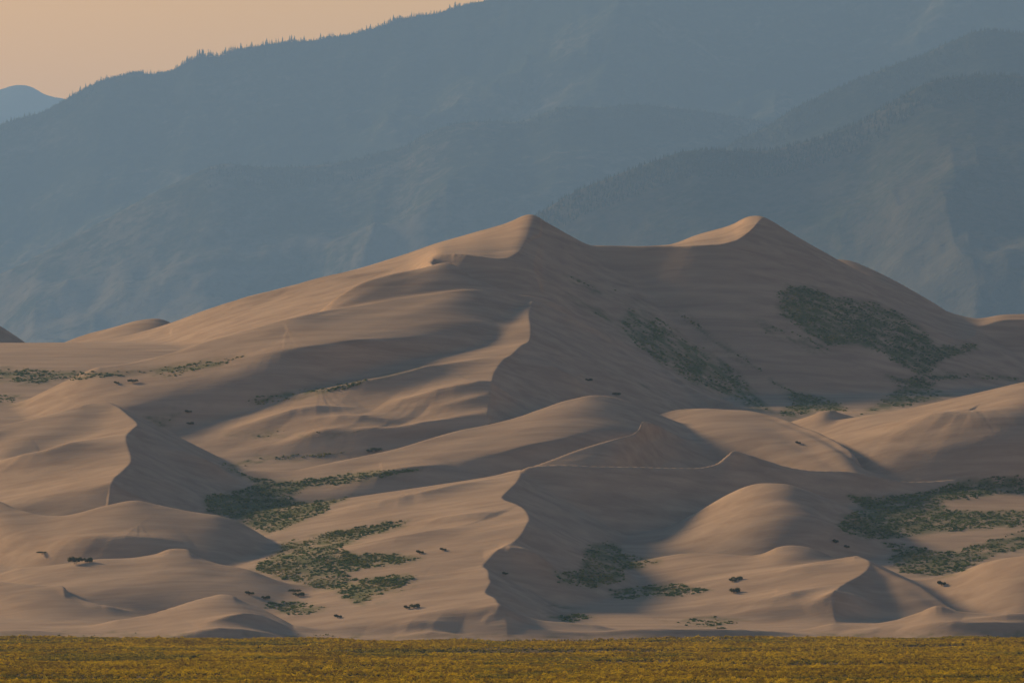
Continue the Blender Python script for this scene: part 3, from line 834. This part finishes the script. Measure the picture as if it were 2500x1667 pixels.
_u, _z, _ = mountain("wooded_foothill", [(-700, 900), (-200, 760), (60, 640), (250, 540), (420, 450), (542, 402), (640, 408), (740, 407), (850, 392), (930, 372), (989, 358), (1030, 332), (1074, 314), (1120, 302), (1169, 297), (1230, 298), (1276, 297), (1320, 280), (1361, 266),
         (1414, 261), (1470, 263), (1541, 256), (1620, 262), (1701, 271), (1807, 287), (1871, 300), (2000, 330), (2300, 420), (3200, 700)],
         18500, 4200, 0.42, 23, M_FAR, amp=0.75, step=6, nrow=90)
FORESTS.append((_u, _z, 18500, 0.42, "wooded"))
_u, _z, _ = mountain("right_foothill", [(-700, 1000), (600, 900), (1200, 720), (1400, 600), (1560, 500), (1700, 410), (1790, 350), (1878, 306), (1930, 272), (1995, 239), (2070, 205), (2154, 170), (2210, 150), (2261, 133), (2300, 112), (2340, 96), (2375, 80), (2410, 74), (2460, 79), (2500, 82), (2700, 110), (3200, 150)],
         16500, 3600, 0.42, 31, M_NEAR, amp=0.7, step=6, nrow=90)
FORESTS.append((_u, _z, 16500, 0.42, "right"))
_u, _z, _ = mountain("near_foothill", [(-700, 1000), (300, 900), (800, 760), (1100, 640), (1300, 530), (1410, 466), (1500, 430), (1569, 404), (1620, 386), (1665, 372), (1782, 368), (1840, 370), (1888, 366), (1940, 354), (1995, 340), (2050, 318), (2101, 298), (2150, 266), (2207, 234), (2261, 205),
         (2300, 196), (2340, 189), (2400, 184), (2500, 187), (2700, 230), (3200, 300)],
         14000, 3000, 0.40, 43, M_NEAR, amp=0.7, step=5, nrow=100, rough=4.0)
FORESTS.append((_u, _z, 14000, 0.40, "near"))
# ------------------------------------------------------------------ plants: many small tufts, set out by geometry nodes (stuff)
def tuft_mesh(name, mats, n_blade, n_head, rad, hgt, seed, head=0.12, blade_w=0.10):
    """a low clump: leaning blades and, on top, small flower heads"""
    r = random.Random(seed)
    vs, fs, mi = [], [], []
    for k in range(n_blade):
        a, q = r.uniform(0, 6.283), rad * math.sqrt(r.random()) * 0.75
        bx, by = q * math.cos(a), q * math.sin(a)
        h = hgt * r.uniform(0.55, 1.0) * (1 - 0.45 * (q / rad) ** 2)
        lean = r.uniform(0.1, 0.45) * hgt
        tx, ty = bx + lean * math.cos(a), by + lean * math.sin(a)
        w = blade_w * r.uniform(0.7, 1.4)
        b = a + r.uniform(0.6, 2.4)
        wx, wy = w * math.cos(b), w * math.sin(b)
        i = len(vs)
        vs += [(bx - wx, by - wy, -0.05), (bx + wx, by + wy, -0.05), ((bx + tx) / 2 + wx * 1.3, (by + ty) / 2 + wy * 1.3, h * 0.6), (tx, ty, h), ((bx + tx) / 2 - wx * 1.3, (by + ty) / 2 - wy * 1.3, h * 0.6)]
        fs.append((i, i + 1, i + 2, i + 3, i + 4))
        mi.append(0)
    for k in range(n_head):
        a, q = r.uniform(0, 6.283), rad * math.sqrt(r.random()) * 1.05
        cx, cy = q * math.cos(a), q * math.sin(a)
        cz = hgt * (1.02 - 0.5 * (q / rad) ** 2) * r.uniform(0.82, 1.08)
        s = head * r.uniform(0.6, 1.3)
        i = len(vs)
        vs += [(cx - s, cy, cz), (cx, cy - s, cz), (cx + s, cy, cz), (cx, cy + s, cz), (cx, cy, cz + s * 0.8), (cx, cy, cz - s * 0.5)]
        for p, q2 in ((0, 1), (1, 2), (2, 3), (3, 0)):
            fs += [(i + p, i + q2, i + 4), (i + q2, i + p, i + 5)]
            mi += [1, 1]
    me = bpy.data.meshes.new(name)
    me.from_pydata(vs, [], fs)
    for x in mats:
        me.materials.append(x)
    me.polygons.foreach_set("material_index", mi)
    me.update()
    return me

def leaf_mat(name, dark, light, scale, translucent=0.25, bright=(0.75, 1.25)):
    """plant colour varied from clump to clump and over the ground"""
    m = NT(name)
    inf = m.n("ShaderNodeObjectInfo")
    big = m.noise(m.mapping(m.pos(), scale=(scale, scale * 0.5, scale)), 1.0, 4, 0.6)
    f = m.math('ADD', m.math('MULTIPLY', inf.outputs['Random'], 0.55), m.math('MULTIPLY', m.math('SUBTRACT', big, 0.27), 1.0))
    col = m.ramp(f, [(0.25, dark), (0.75, light)])
    d = m.n("ShaderNodeBsdfDiffuse")
    tr = m.n("ShaderNodeBsdfTranslucent")
    mx = m.n("ShaderNodeMixShader")
    m.l(col, d.inputs[0])
    m.l(col, tr.inputs[0])
    mx.inputs[0].default_value = translucent
    m.l(d.outputs[0], mx.inputs[1])
    m.l(tr.outputs[0], mx.inputs[2])
    m.l(mx.outputs[0], m.out.inputs['Surface'])
    return m.m

def scatter(name, pts, scales, meshes, seed, kind="stuff"):
    """one object of points that carries a clump on each"""
    col = bpy.data.collections.new(name + "_clumps")
    for k, me in enumerate(meshes):
        col.objects.link(bpy.data.objects.new("%s_clump_%d" % (name, k), me))
    pm = bpy.data.meshes.new(name)
    pm.vertices.add(len(pts))
    pm.vertices.foreach_set("co", np.asarray(pts, np.float32).ravel())
    r = np.random.default_rng(seed)
    for nm, typ, arr in (("size", 'FLOAT', scales), ("turn", 'FLOAT', r.uniform(0, 6.283, len(pts))), ("pick", 'INT', r.integers(0, len(meshes), len(pts)))):
        at = pm.attributes.new(nm, typ, 'POINT')
        at.data.foreach_set("value", np.asarray(arr, np.int32 if typ == 'INT' else np.float32))
    o = link(bpy.data.objects.new(name, pm))
    g = bpy.data.node_groups.new(name, 'GeometryNodeTree')
    g.interface.new_socket("Geometry", in_out='INPUT', socket_type='NodeSocketGeometry')
    g.interface.new_socket("Geometry", in_out='OUTPUT', socket_type='NodeSocketGeometry')
    gi, go = g.nodes.new("NodeGroupInput"), g.nodes.new("NodeGroupOutput")
    m2p = g.nodes.new("GeometryNodeMeshToPoints")
    iop = g.nodes.new("GeometryNodeInstanceOnPoints")
    ci = g.nodes.new("GeometryNodeCollectionInfo")
    ci.inputs['Collection'].default_value = col
    ci.inputs['Separate Children'].default_value = True
    ci.inputs['Reset Children'].default_value = True
    def attr(nm, typ):
        a = g.nodes.new("GeometryNodeInputNamedAttribute")
        a.data_type = typ
        a.inputs['Name'].default_value = nm
        return a.outputs['Attribute']
    g.links.new(gi.outputs[0], m2p.inputs['Mesh'])
    g.links.new(m2p.outputs['Points'], iop.inputs['Points'])
    g.links.new(ci.outputs[0], iop.inputs['Instance'])
    iop.inputs['Pick Instance'].default_value = True
    g.links.new(attr("pick", 'INT'), iop.inputs['Instance Index'])
    cx = g.nodes.new("ShaderNodeCombineXYZ")
    g.links.new(attr("turn", 'FLOAT'), cx.inputs['Z'])
    er = g.nodes.new("FunctionNodeEulerToRotation")
    g.links.new(cx.outputs[0], er.inputs[0])
    g.links.new(er.outputs[0], iop.inputs['Rotation'])
    g.links.new(attr("size", 'FLOAT'), iop.inputs['Scale'])
    g.links.new(iop.outputs[0], go.inputs[0])
    md = o.modifiers.new("clumps", 'NODES')
    md.node_group = g
    o["kind"] = kind
    return o

# ---- the yellow flowering prairie in front of the dunes
STEM = leaf_mat("prairie_stems", (0.060, 0.070, 0.008), (0.26, 0.225, 0.012), 0.05, 0.55)
FLOWER = leaf_mat("prairie_flowers", (0.46, 0.33, 0.005), (0.97, 0.82, 0.016), 0.04, 0.55)
N = 405000
fy = 1000 + (2004 - 1000) * rng.random(N)
fx = (rng.random(N) - 0.5) * 2 * (1650 * P * fy)
fx, fy = fx.astype(np.float64), fy
dens = 0.62 + 1.0 * fbm(fx / 34.0, fy / 50.0, 4, 301) + 0.5 * fbm(fx / 120.0, fy / 90.0, 2, 317)
keep = rng.random(N) < np.clip(dens, 0.10, 1)
fx, fy, dens = fx[keep], fy[keep], dens[keep]
fz = plain_z(fx, fy)
fs = np.clip(0.34 + 0.5 * rng.random(len(fx)) ** 1.6 + 0.6 * (rng.random(len(fx)) < 0.005) + 0.45 * fbm(fx / 14.0, fy / 40.0, 3, 331), 0.3, 2.0)
green = (0.5 + 0.9 * fbm(fx / 30.0, fy / 60.0, 3, 351) + 0.25 * (fy > 1900)) > 0.74
f_meshes = [tuft_mesh("prairie_tuft", [STEM, FLOWER], 10, 22, 0.55, 0.75, 40 + k, head=0.12) for k in range(5)]
g_meshes = [tuft_mesh("prairie_grass", [STEM, FLOWER], 20, 3, 0.55, 0.72, 60 + k, head=0.09) for k in range(4)]
scatter("yellow_wildflowers", np.c_[fx, fy, fz][~green], fs[~green], f_meshes, 5)
scatter("prairie_grass", np.c_[fx, fy, fz][green], fs[green], g_meshes, 6)

# ---- scrub and grass in the hollows between the dunes
SCRUB = leaf_mat("dune_scrub", (0.070, 0.125, 0.032), (0.150, 0.235, 0.052), 0.02, 0.2)
SCRUB2 = leaf_mat("dune_grass", (0.13, 0.165, 0.036), (0.30, 0.29, 0.060), 0.02, 0.25)
s_meshes = [tuft_mesh("scrub_clump", [SCRUB, SCRUB2], 22, 4, 0.9, 0.8, 80 + k, head=0.16, blade_w=0.2) for k in range(5)]
y_meshes = [tuft_mesh("grass_clump", [SCRUB2, SCRUB2], 22, 6, 0.8, 0.65, 90 + k, head=0.14, blade_w=0.17) for k in range(4)]
spts, ssc, syel = [], [], []
for k, (poly, cover, yel, ang) in enumerate(PATCHES):
    q = np.array(poly, float)
    (ua, va), (ub, vb) = q.min(0) - 8, q.max(0) + 8
    n = int((ub - ua) * (vb - va) / 3.2)
    u, v = ua + (ub - ua) * rng.random(n), va + (vb - va) * rng.random(n)
    ju = 9 * fbm(u / 26.0, v / 12.0, 3, 400 + k)               # ragged outline
    jv = 5 * fbm(u / 30.0, v / 10.0, 3, 430 + k)
    ok = inside(poly, u + ju, v + jv)
    u, v = u[ok], v[ok]
    a = math.radians(ang)
    s, w = u * math.cos(a) + v * math.sin(a), -u * math.sin(a) + v * math.cos(a)
    f = fbm(s / 30.0, w / 5.0, 4, 500 + k, gain=0.65) * 1.1 + fbm(u / 70.0, v / 30.0, 2, 530) * 0.45
    e = edge_distance(poly, u, v)              # thinner towards the edge of the patch
    ok = f + 0.12 * rng.standard_normal(len(f)) - 0.5 * (1 - sstep(-2, 12, e)) > (0.42 - cover) * 1.3
    ok &= rng.random(len(f)) < 0.12 + 0.34 * sstep(-0.2, 0.6, f - (0.42 - cover) * 1.3)
    u, v, f = u[ok], v[ok], f[ok]
    d = raycast_many(u, v)
    ok = d > 2002
    u, v, d, f = u[ok], v[ok], d[ok], f[ok]
    spts.append(np.c_[(u - 1250) * P * d, d, CAM_H + (VH - v) * P * d - 0.06])
    ssc.append(0.16 + 0.55 * rng.random(len(u)) ** 2.4 + 0.12 * np.clip(f, -0.5, 1))
    g = fbm(u / 60.0, v / 14.0, 3, 560 + k)
    syel.append((g * 0.8 + 0.5 + 0.2 * rng.standard_normal(len(u))) < yel)
spts, ssc, syel = np.concatenate(spts), np.concatenate(ssc), np.concatenate(syel)
print("field tufts", len(fx), "dune tufts", len(spts))
scatter("dune_scrub", spts[~syel], ssc[~syel], s_meshes, 8)
scatter("dune_grass", spts[syel], ssc[syel], y_meshes, 9)
# ------------------------------------------------------------------ single shrubs on the sand
LEAF = leaf_mat("shrub_leaves", (0.055, 0.072, 0.026), (0.125, 0.140, 0.050), 0.3, 0.2)
m = NT("shrub_wood")
m.bsdf((0.10, 0.075, 0.05), 0.9, 0.05)
WOOD = m.m

def shrub_mesh(name, w, h, seed):
    """crown of a dune shrub: many small leaf faces in a few uneven clumps"""
    r = random.Random(seed)
    vs, fs = [], []
    lobes = [(r.uniform(-0.55, 0.55) * w, r.uniform(-0.25, 0.25) * w, h * r.uniform(0.35, 0.75), r.uniform(0.22, 0.36) * w) for _ in range(7)]
    for k in range(520):
        lx, ly, lz, lr = lobes[k % 7]
        a, b = r.uniform(0, 6.283), math.acos(r.uniform(-0.5, 1))
        q = lr * r.random() ** 0.4
        c = Vector((lx + q * math.sin(b) * math.cos(a), ly + q * math.sin(b) * math.sin(a), max(0.05, lz + q * math.cos(b) * 0.7 * h / w * 1.6)))
        s = 0.16 * r.uniform(0.6, 1.4)
        n1 = Vector((r.gauss(0, 1), r.gauss(0, 1), r.gauss(0, 1))).normalized() * s
        n2 = n1.orthogonal().normalized() * s * 0.8
        i = len(vs)
        vs += [tuple(c - n1), tuple(c + n2), tuple(c + n1), tuple(c - n2)]
        fs.append((i, i + 1, i + 2, i + 3))
    me = bpy.data.meshes.new(name)
    me.from_pydata(vs, [], fs)
    me.materials.append(LEAF)
    return me

def stems_mesh(name, w, h, seed):
    r = random.Random(seed)
    vs, fs = [], []
    for k in range(6):
        a = r.uniform(0, 6.283)
        tx, ty, tz = 0.4 * w * r.random() * math.cos(a), 0.4 * w * r.random() * math.sin(a), h * r.uniform(0.5, 0.8)
        i = len(vs)
        for (bx, by, bz, q) in ((0.05 * math.cos(a) * w, 0.05 * math.sin(a) * w, -0.3, 0.07), (tx, ty, tz, 0.02)):
            vs += [(bx + q, by, bz), (bx - q / 2, by + q, bz), (bx - q / 2, by - q, bz)]
        fs += [(i, i + 1, i + 4, i + 3), (i + 1, i + 2, i + 5, i + 4), (i + 2, i, i + 3, i + 5)]
    me = bpy.data.meshes.new(name)
    me.from_pydata(vs, [], fs)
    me.materials.append(WOOD)
    return me

SHRUBS = [   # u, v of the foot, width and height in metres, label
    (184, 1376, 5.0, 2.0, "broad olive green bush on the dim sand slope at the left, largest of its pair"),
    (212, 1373, 3.2, 1.3, "smaller olive green bush touching the right side of the broad bush at the left"),
    (104, 1351, 4.2, 0.7, "low dark flat bush alone on the shaded sand above the broad green bush"),
    (325, 934, 4.4, 1.2, "dark bush alone on grey sand below the far left strip of green scrub"),
    (284, 937, 2.0, 0.8, "tiny dark bush left of the dark bush below the far left green strip"),
    (463, 1036, 2.8, 0.8, "low dark bush on grey sand right of the sharp crested left dune, lower of two"),
    (459, 1007, 2.4, 0.8, "small dark bush on grey sand right of the sharp crested left dune, upper of two"),
    (1010, 1484, 3.2, 1.1, "wider of two dark bushes side by side on bare lit sand near the prairie"),
    (993, 1486, 1.8, 0.9, "smaller of two dark bushes side by side on bare lit sand near the prairie"),
    (1081, 1344, 2.0, 0.8, "small dark bush on lit sand just left of the long winding crest"),
    (1024, 1351, 2.2, 0.9, "small bush off the right tip of the lower green valley scrub"),
    (919, 1102, 4.6, 1.3, "wide dark bush on the sand ridge above the upper green valley, right of its neighbour"),
    (901, 1104, 2.2, 0.9, "small dark bush left of the wide dark bush on the middle sand ridge"),
    (1791, 1447, 3.8, 1.3, "dark round bush on lit sand right of the long green scrub band"),
    (1797, 1416, 3.6, 1.0, "upper dark bush of a touching pair on the lit sand right of centre"),
    (1788, 1420, 2.2, 0.9, "lower left dark bush of a touching pair on the lit sand right of centre"),
    (1948, 1084, 2.0, 0.9, "single dark bush on the smooth grey dune right of centre"),
    (2040, 1325, 2.2, 1.0, "dark bush on grey sand at the foot of the rounded dune, nearest to it"),
    (2067, 1337, 1.8, 0.8, "small dark bush right of the one at the foot of the rounded dune"),
    (2298, 1429, 2.6, 1.2, "dark bush on shaded sand below the large right scrub patch"),
    (1505, 966, 4.0, 1.2, "dark bush at the lower end of the long rib on the shaded slope"),
    (1436, 930, 3.0, 0.8, "dark streak of low bush halfway down the rib on the shaded slope"),
    (719, 1446, 4.6, 1.0, "higher of two dark low bushes above the small green patch at the left"),
    (727, 1455, 3.6, 1.0, "lower of two dark low bushes above the small green patch at the left"),
    (608, 1451, 2.6, 0.9, "single dark bush on dim sand left of the small green patch"),
    (647, 1462, 2.8, 0.9, "dark bush touching the upper left edge of the small green patch"),
    (824, 1508, 2.2, 0.9, "tiny dark bush on pale sand right of the small green patch"),
    (1233, 1402, 2.0, 0.7, "tiny dark bush on the shaded slip face below the winding crest"),
]
LEAVES = [(shrub_mesh("shrub_foliage", 1.0 * w, h, 700 + k), stems_mesh("shrub_stems", w, h, 720 + k)) for k, (w, h) in enumerate(((4.4, 1.4), (2.4, 0.9), (3.2, 1.0)))]
SIZE = ((4.4, 1.4), (2.4, 0.9), (3.2, 1.0))
su = np.array([s[0] for s in SHRUBS], float)
sv = np.array([s[1] for s in SHRUBS], float)
sd_ = raycast_many(su, sv)
for k, ((u, v, w, h, label), d) in enumerate(zip(SHRUBS, sd_)):
    q = 0 if w > 3.8 else (2 if w > 2.7 else 1)
    e = link(bpy.data.objects.new("dune_shrub", None))
    e.location = (*px(u, v, d)[:2], px(u, v, d)[2] - 0.05)
    e.rotation_euler = (0, 0, random.uniform(-0.4, 0.4))
    e.scale = (0.7 * w / SIZE[q][0], 0.7 * w / SIZE[q][0], 1.25 * h / SIZE[q][1])
    e["label"], e["category"], e["group"] = label, "shrub", "single shrubs on the sand"
    for nm, me in (("foliage", LEAVES[q][0]), ("stems", LEAVES[q][1])):
        c = link(bpy.data.objects.new(nm, me))
        c.parent = e

# ------------------------------------------------------------------ conifers along the skyline of the mountain
m = NT("conifer_needles")
inf = m.n("ShaderNodeObjectInfo")
m.bsdf(m.ramp(inf.outputs['Random'], [(0.0, (0.018, 0.028, 0.016)), (1.0, (0.040, 0.052, 0.028))]), 1.0, 0.0)
NEEDLE = m.m
m = NT("conifer_bark")
m.bsdf((0.06, 0.045, 0.035), 1.0, 0.0)
BARK = m.m

def conifer_mesh(seed, slim):
    """spire of ragged branch whorls round a trunk, one metre tall"""
    r = random.Random(seed)
    vs, fs, mi = [], [], []
    for k in range(4):
        a0, a1 = 1.5708 * k, 1.5708 * (k + 1)
        i = len(vs)
        vs += [(0.03 * math.cos(a0), 0.03 * math.sin(a0), -0.15), (0.03 * math.cos(a1), 0.03 * math.sin(a1), -0.15), (0, 0, 0.95)]
        fs.append((i, i + 1, i + 2))
        mi.append(1)
    for lev in range(5):
        z = 0.12 + 0.17 * lev
        rad = slim * (1 - 0.82 * lev / 4.4) * r.uniform(0.85, 1.15)
        for k in range(6):
            a = 1.047 * k + r.uniform(-0.25, 0.25) + lev
            q = rad * r.uniform(0.65, 1.2)
            i = len(vs)
            vs += [(0, 0, z + 0.22 + 0.02 * lev), (q * math.cos(a - 0.5), q * math.sin(a - 0.5), z - 0.02), (q * 1.15 * math.cos(a), q * 1.15 * math.sin(a), z - 0.06), (q * math.cos(a + 0.5), q * math.sin(a + 0.5), z)]
            fs += [(i, i + 1, i + 2), (i, i + 2, i + 3)]
            mi += [0, 0]
    me = bpy.data.meshes.new("pine_tree")
    me.from_pydata(vs, [], fs)
    me.materials.append(NEEDLE)
    me.materials.append(BARK)
    me.polygons.foreach_set("material_index", mi)
    return me
PINES = [conifer_mesh(900 + k, s) for k, s in enumerate((0.16, 0.20, 0.24, 0.30))]
D1 = 21500
def crest_z(u):
    return np.interp(u, U1, ZC1)
tr = random.Random(5)
def pine(me, u, dy, hgt, drop=0.5):
    o = bpy.data.objects.new("pine_tree", me)
    o.location = ((u - 1250) * P * D1, D1 - dy, float(crest_z(u)) - drop - 0.46 * max(dy, 0))
    o.rotation_euler = (0, 0, tr.uniform(0, 6.28))
    s = hgt
    o.scale = (s, s, s)
    return link(o)
u = 4.0
count = 0
while u < 1190 and count < 300:
    clump = float(fbm(np.array([u / 38.0]), np.array([3.0]), 3, 881)[0])
    h = (8.0 + 15 * tr.random() ** 2.6 + 9 * clump) * (0.6 + 0.4 * min(1, u / 400))
    o = pine(tr.choice(PINES), u, tr.uniform(-10, 10), max(6, h))
    o["label"] = "dark conifer on the skyline of the wooded mountain against the tan sky"
    o["category"] = "tree"
    o["group"] = "conifers along the mountain skyline"
    count += 1
    u += tr.uniform(1.6, 4.6) * (1.0 - 0.4 * clump) * 1.25

# the rest of the forest along the crests, too far off to be counted
def forest(name, us, dist, zs, hs, seed):
    r = np.random.default_rng(seed)
    n = len(us)
    k = 5
    ang = r.uniform(0, 6.28, n)
    vs = np.zeros((n, k + 1, 3), np.float32)
    x, y = (us - 1250) * P * dist, dist
    for i in range(k):
        q = hs * 0.24 * r.uniform(0.7, 1.2, n)
        vs[:, i] = np.c_[x + q * np.cos(ang + 6.283 * i / k), y + q * np.sin(ang + 6.283 * i / k), zs - hs * 0.1]
    vs[:, k] = np.c_[x, y + 0 * x, zs + hs]
    idx = (np.arange(n) * (k + 1))[:, None]
    f = np.concatenate([np.stack([idx[:, 0] + i, idx[:, 0] + (i + 1) % k, idx[:, 0] + k], -1) for i in range(k)])
    me = bpy.data.meshes.new(name)
    me.vertices.add(n * (k + 1))
    me.vertices.foreach_set("co", vs.ravel())
    me.loops.add(f.size)
    me.loops.foreach_set("vertex_index", f.astype(np.int32).ravel())
    me.polygons.add(len(f))
    me.polygons.foreach_set("loop_start", np.arange(0, f.size, 3, dtype=np.int32))
    me.update()
    me.validate()
    me.materials.append(NEEDLE)
    o = link(bpy.data.objects.new(name, me))
    o["kind"] = "stuff"
us = rng.uniform(-60, 1260, 2600)
dy = rng.uniform(-40, 90, 2600)
forest("distant_forest", us, D1 - dy, crest_z(us) - 0.46 * np.clip(dy, 0, None) - 1, rng.uniform(4, 11, 2600), 3)
for (UC, ZC, DC, SL, nm) in FORESTS:
    us = rng.uniform(1300 if nm != "wooded" else 500, 2560, 2600)
    dy = rng.uniform(-30, 160, 2600)
    forest("distant_forest", us, DC - dy, np.interp(us, UC, ZC) - SL * np.clip(dy, 0, None) - 1, rng.uniform(4, 12, 2600), 7)
# ------------------------------------------------------------------ the hazy air
m = bpy.data.materials.new("haze")
m.use_nodes = True
t = m.node_tree
t.nodes.clear()
o_ = t.nodes.new("ShaderNodeOutputMaterial")
pv = t.nodes.new("ShaderNodeVolumePrincipled")
pv.inputs['Color'].default_value = (0.235, 0.50, 1.0, 1)
pv.inputs['Density'].default_value = 5.0e-5
pv.inputs['Anisotropy'].default_value = 0.2
t.links.new(pv.outputs[0], o_.inputs['Volume'])
me = bpy.data.meshes.new("haze")
x0, x1, y0, y1, z0, z1 = -10000, 10000, -600, 41000, -60, 2600
co = [(x, y, z) for x in (x0, x1) for y in (y0, y1) for z in (z0, z1)]
me.from_pydata(co, [], [(0, 1, 3, 2), (4, 6, 7, 5), (0, 4, 5, 1), (2, 3, 7, 6), (0, 2, 6, 4), (1, 5, 7, 3)])
me.materials.append(m)
haze = link(bpy.data.objects.new("haze", me))
haze["kind"] = "stuff"
